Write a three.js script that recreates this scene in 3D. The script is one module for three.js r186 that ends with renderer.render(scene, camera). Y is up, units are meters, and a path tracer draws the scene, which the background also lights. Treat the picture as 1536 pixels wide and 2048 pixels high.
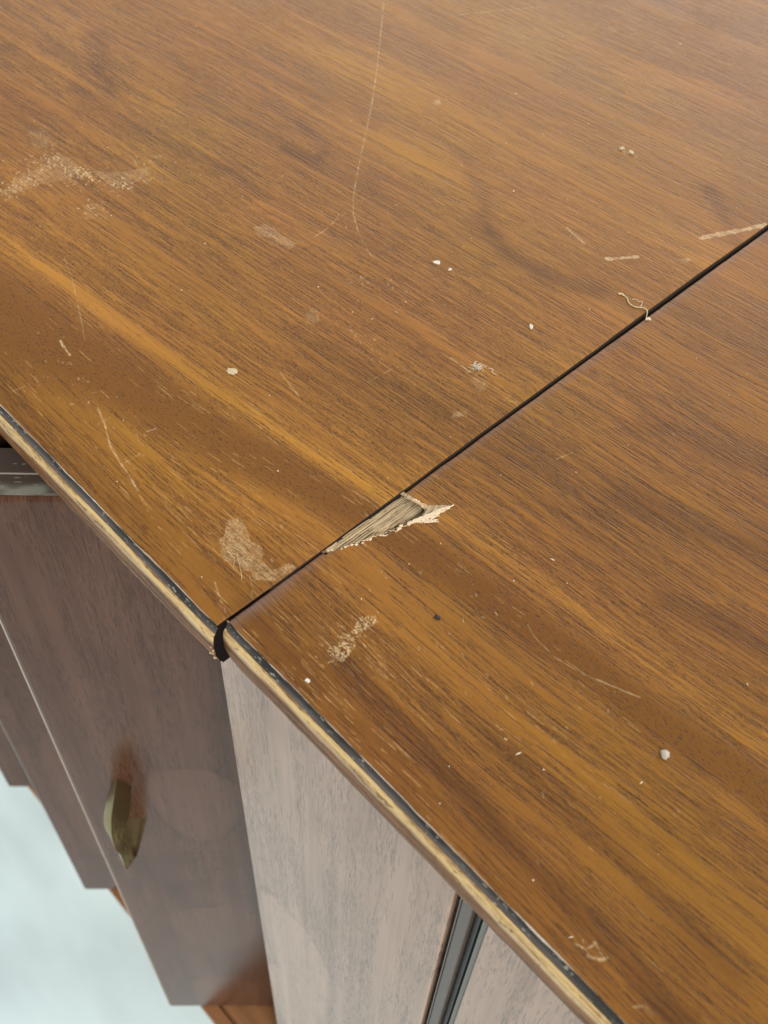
import * as THREE from 'three';
import { RoundedBoxGeometry } from 'three/addons/geometries/RoundedBoxGeometry.js';
import { mergeGeometries } from 'three/addons/utils/BufferGeometryUtils.js';

const clamp = (x, a = 0, b = 1) => x < a ? a : x > b ? b : x;
const ss = (a, b, x) => { x = clamp((x - a) / (b - a)); return x * x * (3 - 2 * x); };
// ---------------------------------------------------------------- camera, sky, sun, exposure
const scene = new THREE.Scene();
const camera = new THREE.PerspectiveCamera(50.088, 0.75, 0.01, 60);
camera.position.set(0.13161, 0.24, 0.07984);
camera.rotation.order = 'YXZ';
camera.rotation.set(THREE.MathUtils.degToRad(-51.817), THREE.MathUtils.degToRad(43.930), THREE.MathUtils.degToRad(3.486));
camera.focus = 0.33;
camera.userData.fStop = 20;
scene.add(camera);

const SUN = new THREE.Vector3(0.80, 0.72, 0.42).normalize();
{ // a hazy overcast sky, brighter round the veiled sun and behind the cabinet, darker to its left
  const W = 256, H = 128, d = new Float32Array(W * H * 4), v = new THREE.Vector3();
  for (let j = 0; j < H; j++) for (let i = 0; i < W; i++) {
    const el = ((j + .5) / H - .5) * Math.PI, az = ((i + .5) / W - .5) * 2 * Math.PI;
    v.set(Math.cos(el) * Math.cos(az), Math.sin(el), Math.cos(el) * Math.sin(az));
    const side = v.x * 0.62 - v.z * 0.55 + v.y * 0.25;
    let L = 0.56 + 0.50 * side + 0.9 * Math.pow(Math.max(0, v.dot(SUN)), 10) + 1.9 * ss(.95, .35, v.y) * ss(.05, 1, -v.z / Math.hypot(v.x, v.z)) + 0.25 * ss(.9, .3, v.y);
    L = Math.max(0.10, L);
    if (v.y < 0) L *= 0.75;
    const o = (j * W + i) * 4;
    d[o] = L * 1.0; d[o + 1] = L * 0.985; d[o + 2] = L * 0.965; d[o + 3] = 1;
  }
  const t = new THREE.DataTexture(d, W, H, THREE.RGBAFormat, THREE.FloatType);
  t.mapping = THREE.EquirectangularReflectionMapping; t.magFilter = THREE.LinearFilter; t.minFilter = THREE.LinearFilter; t.needsUpdate = true;
  scene.background = t; scene.environment = t;
}
const sun = new THREE.DirectionalLight(new THREE.Color(1.0, 0.95, 0.86), 1.5);
sun.position.copy(SUN).multiplyScalar(3);
sun.castShadow = true; sun.shadow.radius = 20; sun.shadow.mapSize.set(2048, 2048);
Object.assign(sun.shadow.camera, { left: -1.2, right: 1.2, top: 1.2, bottom: -1.2, near: 0.1, far: 8 });
scene.add(sun, sun.target);

const renderer = new THREE.WebGLRenderer({ antialias: true });
renderer.setSize(768, 1024);
renderer.toneMapping = THREE.LinearToneMapping;
renderer.toneMappingExposure = 1.0;
renderer.shadowMap.enabled = true;

// ---------------------------------------------------------------- helpers (all shapes are given in millimetres)
let seed = 12345;
const rnd = () => { seed = (seed + 0x6D2B79F5) | 0; let t = Math.imul(seed ^ (seed >>> 15), 1 | seed); t = (t + Math.imul(t ^ (t >>> 7), 61 | t)) ^ t; return ((t ^ (t >>> 14)) >>> 0) / 4294967296; };
const rr = (a, b) => a + (b - a) * rnd();
const lerp = (a, b, t) => a + (b - a) * t;
function hash(i, j, s) { let h = Math.imul(i, 374761393) ^ Math.imul(j, 668265263) ^ Math.imul(s, 1274126177); h = Math.imul(h ^ (h >>> 13), 1274126177); return ((h ^ (h >>> 16)) >>> 0) / 4294967296; }
function noise(x, y, s) { const i = Math.floor(x), j = Math.floor(y); let u = x - i, v = y - j; u = u * u * (3 - 2 * u); v = v * v * (3 - 2 * v); const a = hash(i, j, s), b = hash(i + 1, j, s), c = hash(i, j + 1, s), d = hash(i + 1, j + 1, s); return (a + (b - a) * u + (c - a) * v + (a - b - c + d) * u * v) * 2 - 1; }
const fbm = (x, y, s, n = 3) => { let r = 0, a = .5; for (let k = 0; k < n; k++) { r += a * noise(x, y, s + k * 17); x *= 2.03; y *= 2.03; a *= .5; } return r; };
const piece = (tab, x) => { if (x <= tab[0][0]) return tab[0][1]; for (let k = 1; k < tab.length; k++) if (x <= tab[k][0]) { const [a, p] = tab[k - 1], [b, q] = tab[k]; return p + (q - p) * (x - a) / (b - a); } return tab[tab.length - 1][1]; };
const toS = (c) => c <= 0.0031308 ? 12.92 * c : 1.055 * Math.pow(c, 1 / 2.4) - 0.055;
const SR = new Uint8Array(4097); for (let i = 0; i <= 4096; i++) SR[i] = Math.round(255 * toS(i / 4096));
const enc = (c) => SR[Math.round(clamp(c) * 4096)];

function texRGB(data, W, H, wrap = THREE.MirroredRepeatWrapping) { const t = new THREE.DataTexture(data, W, H, THREE.RGBAFormat); t.colorSpace = THREE.SRGBColorSpace; t.magFilter = THREE.LinearFilter; t.wrapS = t.wrapT = wrap; t.needsUpdate = true; return t; }
function texG(data, W, H, wrap = THREE.MirroredRepeatWrapping) { const t = new THREE.DataTexture(data, W, H, THREE.RedFormat); t.magFilter = THREE.LinearFilter; t.wrapS = t.wrapT = wrap; t.needsUpdate = true; return t; }

const shade = (o) => { o.traverse((m) => { if (m.isMesh) { m.castShadow = true; m.receiveShadow = true; } }); return o; };
function mesh(name, geo, mat, parent, label, kind) { const m = new THREE.Mesh(geo, mat); m.name = name; if (label) m.userData.label = label; if (kind) m.userData.kind = kind; (parent || scene).add(m); return m; }
const mm = (g) => g.scale(.001, .001, .001);
function tag(o, label, category, group) { o.userData.label = label; o.userData.category = category; if (group) o.userData.group = group; return o; }
// a grid surface: f(i/nu, j/nv) -> [x, y, z, u, v]
function grid(nu, nv, f, flip) {
  const p = [], uv = [], ix = [];
  for (let j = 0; j <= nv; j++) for (let i = 0; i <= nu; i++) { const q = f(i / nu, j / nv, i, j); p.push(q[0], q[1], q[2]); uv.push(q[3] ?? i / nu, q[4] ?? j / nv); }
  for (let j = 0; j < nv; j++) for (let i = 0; i < nu; i++) { const a = j * (nu + 1) + i, b = a + 1, c = a + nu + 1, d = c + 1; flip ? ix.push(a, c, b, b, c, d) : ix.push(a, b, c, b, d, c); }
  const g = new THREE.BufferGeometry(); g.setAttribute('position', new THREE.Float32BufferAttribute(p, 3)); g.setAttribute('uv', new THREE.Float32BufferAttribute(uv, 2)); g.setIndex(ix); g.computeVertexNormals(); return g;
}
function jagged(r, th, sd) { // a thin torn flake
  const s = new THREE.Shape(); for (let k = 0; k < 16; k++) { const a = k / 16 * 6.283, q = r * (.72 + .5 * noise(Math.cos(a) * 1.6 + 3, Math.sin(a) * 1.6 + 3, sd) + .22 * noise(k * 1.7, 1, sd + 5)); k ? s.lineTo(1.35 * q * Math.cos(a), q * Math.sin(a)) : s.moveTo(1.35 * q * Math.cos(a), q * Math.sin(a)); }
  const g = new THREE.ExtrudeGeometry(s, { depth: th, bevelEnabled: true, bevelSize: .07, bevelThickness: .05, bevelSegments: 1 }); g.rotateX(-Math.PI / 2); const p = g.attributes.position; for (let i = 0; i < p.count; i++) if (p.getY(i) > .05) p.setY(i, p.getY(i) + .16 * (noise(p.getX(i) * 1.1, p.getZ(i) * 1.1, sd + 9) + .4)); g.computeVertexNormals(); return g;
}
function flake(r, sy, sd) { // a small irregular crumb
  const g = new THREE.IcosahedronGeometry(r, 1), p = g.attributes.position;
  for (let i = 0; i < p.count; i++) { const x = p.getX(i), y = p.getY(i), z = p.getZ(i), k = 1 + .35 * noise(x / r * 1.3 + 9, y / r * 1.3 + z / r * 1.7 + 5, sd); p.setXYZ(i, x * k, y * k * sy, z * k); }
  g.computeVertexNormals(); return g;
}
const plain = (r, g, b, rough = .8, extra = {}) => new THREE.MeshStandardMaterial({ color: new THREE.Color().setRGB(r, g, b), roughness: rough, ...extra });
const SCR=[
[[[-207.7,-252.6],[-189.8,-234.0],[-170.5,-213.9],[-152.9,-194.7],[-139.2,-178.8],[-128.5,-166.1],[-118.2,-154.2],[-110.1,-145.3],[-103.6,-139.6],[-96.4,-135.0],[-88.9,-131.1],[-82.1,-128.8]],0.28,0.55,0],
[[[-103.3,-120.9],[-103.8,-126.4],[-105.4,-133.0],[-106.3,-138.1]],0.3,0.5,1],
[[[-104.7,-130.4],[-107.3,-136.1]],0.3,0.5,0],
[[[-179.3,-266.2],[-169.1,-285.5],[-159.9,-301.6]],0.6,0.35,1],
[[[-14.3,-224.1],[-11.2,-231.1],[-7.3,-239.2],[-3.6,-247.9]],2.2,0.75,1],
[[[-28.6,-189.8],[-25.6,-194.1],[-22.8,-198.6]],1.9,0.75,1],
[[[-49.4,-192.1],[-44.7,-191.2],[-39.5,-190.0]],0.9,0.6,1],
[[[-152.0,-51.3],[-138.0,-46.0],[-124.3,-39.4],[-111.4,-33.0]],0.25,0.3,0],
[[[-116.1,-27.0],[-112.8,-26.3],[-108.8,-25.8]],0.8,0.7,1],
[[[-84.7,-19.5],[-77.4,-17.1],[-69.9,-13.7],[-62.5,-12.0],[-57.0,-11.2],[-50.9,-9.8]],0.55,0.65,1],
[[[-61.6,-13.1],[-61.6,-16.0],[-61.4,-19.0]],0.3,0.4,1],
[[[-67.4,-24.2],[-66.5,-27.1]],0.4,0.5,1],
[[[-106.8,-4.3],[-106.3,-8.3]],0.4,0.45,1],
[[[-30.4,-114.0],[-26.3,-114.3],[-21.7,-113.9]],0.35,0.6,0],
[[[-60.4,-69.6],[-54.3,-68.4],[-49.0,-67.4]],0.28,0.6,0],
[[[-39.5,-87.0],[-38.8,-97.6]],0.3,0.4,0],
[[[52.5,-58.4],[56.4,-57.0],[63.7,-56.4],[70.9,-57.8],[75.9,-59.7],[85.6,-63.5]],0.28,0.36,0],
[[[113.4,-6.0],[115.7,-6.9],[116.4,-9.2]],0.7,0.7,1],
[[[116.9,-6.1],[119.2,-7.4],[119.9,-8.7]],0.7,0.7,1],
[[[116.0,-9.3],[118.2,-8.6],[119.8,-8.3]],0.4,0.7,1],
[[[114.0,-7.8],[117.4,-6.2]],0.3,0.4,0],
[[[20.0,-107.5],[21.3,-112.7]],0.4,0.35,1],
[[[107.2,-43.7],[112.1,-42.0],[117.3,-40.7]],0.2,0,0],
[[[-11.8,-6.6],[-7.2,-4.6],[-2.5,-2.9]],0.35,0.4,1],
[[[-7.5,-14.9],[-4.0,-12.9],[-1.7,-10.7]],0.2,0.4,0],
[[[129.7,-4.8],[131.5,-7.2],[133.7,-6.9]],0.4,0.35,1],
[[[-6.8,-116.2],[-6.4,-113.4],[-3.1,-115.6]],0.2,0.3,0],
];
const BLO=[
[[[-25.9,-22.0],[-24.7,-24.4],[-22.5,-25.3],[-17.2,-22.8],[-13.1,-23.0],[-9.0,-20.6],[-4.8,-20.4],[-3.6,-24.6],[-1.5,-26.5],[-1.5,-22.9],[-1.7,-17.8],[-5.4,-14.9],[-11.8,-15.0],[-15.8,-12.6],[-21.0,-16.0]],0.42],
[[[26.2,-12.5],[29.4,-15.5],[27.4,-21.6],[25.6,-24.4],[26.7,-30.1],[23.4,-31.1],[21.4,-27.1],[22.9,-23.2],[23.4,-19.3],[23.9,-15.4]],0.55],
[[[-121.1,-108.1],[-120.3,-113.0],[-111.2,-113.4],[-104.2,-114.1],[-103.2,-111.1],[-111.8,-109.4],[-116.8,-106.8]],0.3],
[[[-12.6,-96.3],[-12.8,-99.2],[-11.0,-101.8],[-9.8,-99.5],[-10.5,-96.9]],0.35],
[[[-192.9,-52.3],[-198.6,-63.9],[-197.9,-71.7],[-202.3,-80.9],[-193.7,-83.9],[-185.5,-81.6],[-185.7,-74.4],[-190.0,-64.7],[-189.4,-54.2]],0.2],
[[[-185.1,-84.5],[-178.0,-90.5],[-173.0,-101.2],[-168.7,-99.2],[-167.9,-89.9],[-173.5,-84.2]],0.2],
[[[-219.7,-80.2],[-219.7,-87.8],[-206.3,-83.5],[-208.3,-76.2]],0.14],
[[[-76.1,-93.3],[-75.3,-97.9],[-70.2,-94.6],[-71.4,-90.3]],0.2],
[[[20.6,-48.8],[21.3,-50.8],[22.8,-48.8]],0.35],
[[[-137.5,-213.1],[-136.5,-216.0],[-132.9,-213.1],[-134.7,-210.9]],0.4],
[[[-9.0,-211.9],[-10.9,-211.6],[-12.2,-209.0],[-9.5,-208.8]],0.45],
[[[-20.9,-113.1],[-15.0,-114.9],[-12.9,-109.2]],0.25],
[[[-169.5,-70.9],[-165.6,-77.7],[-156.9,-72.7],[-163.0,-67.6]],0.1],
];
// ---------------------------------------------------------------- veneer of the two top boards
// grain runs along x; it drifts towards the back of the top as x grows
const slant = (z) => 0.085 * ss(-4, -40, z) ;
const warp = (x, z) => 1.6 * noise(x / 70, z / 30, 3) + .5 * noise(x / 24, z / 9, 4);
const grainV = (x, z) => z + slant(z) * x + warp(x, z);
const spotC = [[-340, -2], [-200, -9], [-170, -13], [-137, -19], [-100, -29], [-72, -36], [-44, -40.5], [-24, -45.5], [0, -51], [42, -58], [91, -61.5], [117, -65], [300, -76]];
const spotW = [[-200, 21], [-137, 19], [-72, 12], [0, 7], [60, 6], [300, 7]];
const goldC = [[-340, -25], [-169, -38], [-105, -44], [-49, -50], [-6, -58], [19, -69], [81, -74], [300, -84]];
const goldW = [[-340, 8], [-169, 7], [-49, 4.5], [0, 4], [100, 4]];
// smoky dark figures of the veneer: polyline, width, strength
const SMOKE = [
  [[[-73, -172], [-56, -166], [-37, -167], [-20, -174]], 4, .5], [[[-104, -196], [-80, -182], [-66, -170]], 3, .35],
  [[[-234, -111], [-194, -113], [-170, -117], [-150, -122], [-133, -122]], 3.5, .4], [[[-262, -140], [-245, -129], [-225, -122]], 5, .5], [[[-262, -122], [-240, -126]], 3, .3],
  [[[-160, -163], [-139, -158], [-136, -150], [-150, -146]], 2.5, .5], [[[-190, -166], [-165, -162]], 3, .25], [[[-215, -170], [-188, -176], [-160, -184], [-140, -186]], 3, .3],
  [[[-120, -108], [-96, -110], [-70, -112], [-30, -112]], 4, .3], [[[-60, -88], [-36, -92], [-14, -96]], 4, .35],
  [[[-30, -250], [-14, -238], [-4, -232]], 3, .45], [[[-80, -292], [-40, -300]], 4, .3], [[[-120, -300], [-60, -318]], 6, .25],
  [[[30, -140], [60, -150], [90, -160]], 5, .35], [[[40, -112], [62, -116], [84, -128]], 5, .4], [[[72, -92], [96, -98], [130, -108]], 4, .35],
  [[[30, -16], [60, -14], [90, -12], [124, -12], [150, -9]], 3, .45], [[[60, -30], [100, -28], [140, -26]], 4, .3], [[[-2, -8], [12, -6], [30, -5]], 2.5, .35],
];
const segD = (px, pz, a, b) => { const dx = b[0] - a[0], dz = b[1] - a[1], t = clamp(((px - a[0]) * dx + (pz - a[1]) * dz) / (dx * dx + dz * dz + 1e-9)); return Math.hypot(px - a[0] - t * dx, pz - a[1] - t * dz); };
function inPoly(x, z, P) { let c = false; for (let i = 0, j = P.length - 1; i < P.length; j = i++) if ((P[i][1] > z) !== (P[j][1] > z) && x < (P[j][0] - P[i][0]) * (z - P[i][1]) / (P[j][1] - P[i][1]) + P[i][0]) c = !c; return c; }

function topTexture(x0, x1, z0, z1, W, H, s) {
  const sx = (x1 - x0) / W, sz = (z1 - z0) / H, X = (i) => x0 + (i + .5) * sx, Z = (j) => z0 + (j + .5) * sz;
  // coarse fields
  const CW = 340, CH = 340, tone = new Float32Array(CW * CH), spot = new Float32Array(CW * CH), gold = new Float32Array(CW * CH), red = new Float32Array(CW * CH);
  for (let j = 0; j < CH; j++) for (let i = 0; i < CW; i++) {
    const x = x0 + (i + .5) / CW * (x1 - x0), z = z0 + (j + .5) / CH * (z1 - z0), v = grainV(x, z), o = j * CW + i;
    const sw = piece(spotW, x), ds = (z + .8 * warp(x, z) - piece(spotC, x)) / sw, dg = (z + .6 * warp(x, z) - piece(goldC, x)) / piece(goldW, x);
    spot[o] = clamp(1.25 - Math.abs(ds)) * 1.2; spot[o] = clamp(spot[o]);
    gold[o] = Math.exp(-dg * dg) * .9 + .25 * clamp(.6 * noise(x / 90, v / 14, 31));
    let k = .20 * noise(x / 170, v / 18, 21 ) + .06 * noise(x / 90, v / 5, 22) + .34 * fbm(x / 45, z / 26, 23);
    for (const [P, w, a] of SMOKE) { let d = 1e9; for (let q = 1; q < P.length; q++) d = Math.min(d, segD(x, z, P[q - 1], P[q])); d += 1.2 * noise(x / 12, z / 5, 77); if (d < w * 3) k -= a * 1.25 * Math.exp(-(d * d) / (w * w)); }
    k -= (x > 0 ? .26 : 0) + .34 * ss(-30, -8, z) * (1 - .6 * ss(60, 130, x)); tone[o] = k; red[o] = fbm(x / 60, z / 40, 41);
  }
  const bil = (F, x, z) => { const u = clamp((x - x0) / (x1 - x0) * CW - .5, 0, CW - 1.001), v = clamp((z - z0) / (z1 - z0) * CH - .5, 0, CH - 1.001), i = u | 0, j = v | 0, a = u - i, b = v - j, o = j * CW + i; return (F[o] * (1 - a) + F[o + 1] * a) * (1 - b) + (F[o + CW] * (1 - a) + F[o + CW + 1] * a) * b; };
  // pores: dark, and near the front pale dry fibres with grain glints put into the colour
  const pore = new Float32Array(W * H), pale = new Float32Array(W * H);
  const line = (buf, x, z, len, hw, a, wob) => {
    const i0 = Math.floor((x - x0) / sx), n = Math.max(1, Math.round(len / sx)), sl = slant(z), w0 = warp(x, z), ph = rnd() * 99;
    for (let k = 0; k < n; k++) {
      const i = i0 + k; if (i < 0 || i >= W) continue;
      const xx = X(i), zc = z - sl * (xx - x) - (warp(xx, z) - w0) + wob * noise(xx / 3.1 + ph, ph, 8), t = k / n, taper = Math.min(1, 5 * t + .25, 5 * (1 - t) + .25), jc = (zc - z0) / sz - .5, h = hw / sz;
      const str = a * taper * (.75 + .4 * noise(xx * 1.4 + ph, ph, 9));
      for (let j = Math.max(0, Math.ceil(jc - h - 1)); j <= Math.min(H - 1, jc + h + 1); j++) { const c = clamp(h + .5 - Math.abs(j - jc)) * str, o = j * W + i; if (c > buf[o]) buf[o] = c; }
    }
  };
  const N = Math.round((x1 - x0) * (z1 - z0) * 1.25);
  for (let k = 0; k < N; k++) {
    const x = rr(x0 - 10, x1), z = rr(z0, z1), sp = bil(spot, x, z), v = grainV(x, z);
    const dens = .62 + .5 * noise(x / 60, v / 2.2, 51) + .45 * noise(x / 140, v / 9, 52);
    if (rnd() < sp) { if (rnd() < .8) line(pore, x, z, rr(.25, 1.3), rr(.08, .17), rr(.3, .95), .05); continue; }
    if (rnd() > dens) continue;
    const big = rnd();
    if (big > .45) line(pore, x, z, big > .9 ? rr(8, 22) : rr(2.5, 10), big > .9 ? rr(.09, .15) : rr(.055, .11), rr(.55, 1.15), .1); else line(pore, x, z, rr(1.5, 7), rr(.05, .08), rr(.25, .6), .08);
  }
  for (let k = 0; k < (x1 - x0) * (z1 - z0) * .026; k++) { const x = rr(x0 - 20, x1), z = rr(z0, z1); if (rnd() < bil(spot, Math.max(x, x0), z)) continue; if (noise(x / 70, grainV(x, z) / 6, 55) + .55 < rnd()) continue; line(pore, x, z, rr(12, 42), rr(.08, .14), rr(.5, 1), .22); }
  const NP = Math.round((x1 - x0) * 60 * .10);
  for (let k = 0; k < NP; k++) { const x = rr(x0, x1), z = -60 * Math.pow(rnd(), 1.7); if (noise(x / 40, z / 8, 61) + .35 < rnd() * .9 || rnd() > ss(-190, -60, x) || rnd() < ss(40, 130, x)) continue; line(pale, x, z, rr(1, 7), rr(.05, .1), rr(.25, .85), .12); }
  // marks
  const mark = new Float32Array(W * H);
  const chalk = (x, z) => clamp(.25 + 1.5 * noise(x / .34, z / .30, 71) + .7 * noise(x / 1.6, z / 1.2, 72));
  for (const [P, w, a, kind] of SCR) for (let q = 1; q < P.length; q++) {
    const A = P[q - 1], B = P[q], m = w + 1;
    for (let j = Math.max(0, Math.floor((Math.min(A[1], B[1]) - m - z0) / sz)); j <= Math.min(H - 1, (Math.max(A[1], B[1]) + m - z0) / sz); j++) for (let i = Math.max(0, Math.floor((Math.min(A[0], B[0]) - m - x0) / sx)); i <= Math.min(W - 1, (Math.max(A[0], B[0]) + m - x0) / sx); i++) {
      const x = X(i), z = Z(j), d = segD(x, z, A, B) + .15 * noise(x / 1.2, z / 1.2, 73), c = clamp((w * (.44 + .2 * noise(x / 1.9 + 4, z / 1.9, 75)) - d) / .2 + .5) * a * (kind ? lerp(chalk(x, z), 1, .35) : .75 + .4 * noise(x / 4, z / 4, 74)), o = j * W + i;
      if (c > mark[o]) mark[o] = c;
    }
  }
  for (const [P, a] of BLO) {
    const xs = P.map((p) => p[0]), zs = P.map((p) => p[1]);
    for (let j = Math.max(0, Math.floor((Math.min(...zs) - 2 - z0) / sz)); j <= Math.min(H - 1, (Math.max(...zs) + 2 - z0) / sz); j++) for (let i = Math.max(0, Math.floor((Math.min(...xs) - 2 - x0) / sx)); i <= Math.min(W - 1, (Math.max(...xs) + 2 - x0) / sx); i++) {
      const x = X(i), z = Z(j), ins = inPoly(x + .8 * noise(x / 2, z / 2, 81), z + .8 * noise(x / 2 + 7, z / 2, 82), P); if (!ins) continue;
      let d = 1e9; for (let q = 0; q < P.length; q++) d = Math.min(d, segD(x, z, P[q], P[(q + 1) % P.length]));
      const c = a * clamp(d / .5 + .25) * (a > .5 ? chalk(x, z) * 1.3 : lerp(chalk(x, z), 1, .3)) * (d < .35 ? 1.2 : 1), o = j * W + i; if (c > mark[o]) mark[o] = c;
    }
  }
  // clusters of short scuffs: centre, spread, count
  for (const [cx, cz, rx, rz, n, a] of SCUFF) for (let k = 0; k < n; k++) {
    const x = cx + rx * (rnd() + rnd() + rnd() - 1.5), z = cz + rz * (rnd() + rnd() + rnd() - 1.5), an = rnd() < .6 ? rr(-.3, .3) : rr(0, 3.1), L = rr(.2, 1.3), b = rr(.15, 1) * a, w = rr(.06, .2);
    for (let t = 0; t <= L; t += .1) { const px = Math.round((x + Math.cos(an + t * .3) * t - x0) / sx), pz = Math.round((z + Math.sin(an + t * .3) * t - z0) / sz), e = Math.round(w / sz); for (let q = -e; q <= e; q++) { const j = pz + q; if (px >= 0 && px < W && j >= 0 && j < H) mark[j * W + px] = Math.max(mark[j * W + px], b); } }
  }
  const col = new Uint8Array(W * H * 4), bump = new Uint8Array(W * H);
  for (let j = 0; j < H; j++) for (let i = 0; i < W; i++) {
    const o = j * W + i, x = X(i), z = Z(j), sp = bil(spot, x, z), g = bil(gold, x, z);
    const v = z + slant(z) * x + bil(tone, x, z) * .6;
    const f1 = noise(x / 26, v / .9, 91), f2 = noise(x / 13, v / .55, 92), f3 = noise(x / .9, z / .4, 93);
    let k = bil(tone, x, z) + (1 - .7 * sp) * (    .05 * f1 + .15 * f2 + .09 * noise(x / 24, v / 1.5, 94)) + .08 * f3 - .50 * sp + .85 * g * (1 - sp) * (x < 0 ? 1 : .55);
    k = clamp(.5 + .42 * k);
    const rd = bil(red, x, z);
    // dark brown -> orange brown -> gold
    let r, gg, b;
    if (k < .5) { const t = k * 2; r = lerp(.125, .285, t); gg = lerp(.048, .122, t); b = lerp(.009, .020, t); } else { const t = k * 2 - 1; r = lerp(.285, .47, t); gg = lerp(.122, .225, t); b = lerp(.020, .028, t); }
    r *= .97 * (1 + .04 * rd); gg *= .955; b *= .88;
    { const w = sp * .68; r = lerp(r, .142, w); gg = lerp(gg, .055, w); b = lerp(b, .007, w); } b *= 1 + .3 * rd; gg *= 1 - .04 * rd;
    // smoky purple tone along the front of the right board's seam edge
    const p = Math.min(1, pore[o]) * (.98 - .26 * ss(-110, -230, z)); r = lerp(r, .048, p); gg = lerp(gg, .017, p); b = lerp(b, .006, p);  // pores fade towards the back, haze put into the colour
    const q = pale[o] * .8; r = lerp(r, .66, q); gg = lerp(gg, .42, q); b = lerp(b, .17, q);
    const m = clamp(mark[o] * (1 - .45 * Math.min(1, pore[o]))); r = lerp(r, .64, m); gg = lerp(gg, .48, m); b = lerp(b, .27, m);
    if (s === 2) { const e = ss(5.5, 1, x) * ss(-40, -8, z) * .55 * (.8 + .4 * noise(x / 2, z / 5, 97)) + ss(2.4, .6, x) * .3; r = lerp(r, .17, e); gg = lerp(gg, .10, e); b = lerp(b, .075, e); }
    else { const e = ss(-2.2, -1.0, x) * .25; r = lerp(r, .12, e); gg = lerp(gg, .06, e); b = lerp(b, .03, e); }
    col[o * 4] = enc(r); col[o * 4 + 1] = enc(gg); col[o * 4 + 2] = enc(b); col[o * 4 + 3] = 255;
    bump[o] = clamp(.66 + .07 * f2 * (1 - sp * .5) + .04 * f3 - .5 * pore[o] + .12 * q + .06 * m) * 255;
  }
  return { map: texRGB(col, W, H), bump: texG(bump, W, H), uv: (x, z) => [(x - x0) / (x1 - x0), (z - z0) / (z1 - z0)] };
}
const SCUFF = [[-193, -57, 5, 8, 60, .6], [-196, -66, 6, 7, 70, .7], [-197, -77, 8, 6, 80, .7], [-187, -80, 7, 5, 70, .8], [-184, -82, 4, 3, 40, .8], [-177, -86, 7, 5, 60, .55], [-170, -89, 5, 4, 45, .8], [-171, -98, 8, 6, 45, .5], [-165, -73, 6, 5, 34, .6], [-207, -82, 8, 7, 24, .45], [-176, -105, 9, 7, 26, .4], [-195, -70, 22, 18, 90, .35], [-112, -111, 9, 4, 40, .3], [-21, -116, 2.5, 2.5, 26, .5], [24, -22, 5, 9, 40, .4], [-13, -19, 10, 5, 50, .3], [-70, -118, 8, 8, 20, .3], [-65, -245, 5, 2, 12, .5], [-50, -98, 12, 5, 22, .35], [-90, -20, 30, 8, 40, .3], [60, -40, 60, 20, 60, .3], [-100, -150, 80, 50, 90, .25]];
const roughTex = (() => { const n = 512, d = new Uint8Array(n * n); for (let j = 0; j < n; j++) for (let i = 0; i < n; i++) d[j * n + i] = clamp(.32 + .10 * fbm(i / 60, j / 60, 111, 4) + .05 * noise(i / 3, j / 3, 113)) * 255; const t = new THREE.DataTexture((() => { const q = new Uint8Array(n * n * 4); for (let i = 0; i < n * n; i++) { q[i * 4] = q[i * 4 + 1] = q[i * 4 + 2] = d[i]; q[i * 4 + 3] = 255; } return q; })(), n, n, THREE.RGBAFormat); t.magFilter = THREE.LinearFilter; t.wrapS = t.wrapT = THREE.MirroredRepeatWrapping; t.needsUpdate = true; return t; })();
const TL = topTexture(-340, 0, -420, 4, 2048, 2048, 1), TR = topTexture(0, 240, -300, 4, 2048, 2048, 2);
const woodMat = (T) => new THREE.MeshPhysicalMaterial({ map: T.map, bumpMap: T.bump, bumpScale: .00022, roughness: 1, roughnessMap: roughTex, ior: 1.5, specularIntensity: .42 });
const leftWood = woodMat(TL), rightWood = woodMat(TR);

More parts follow.
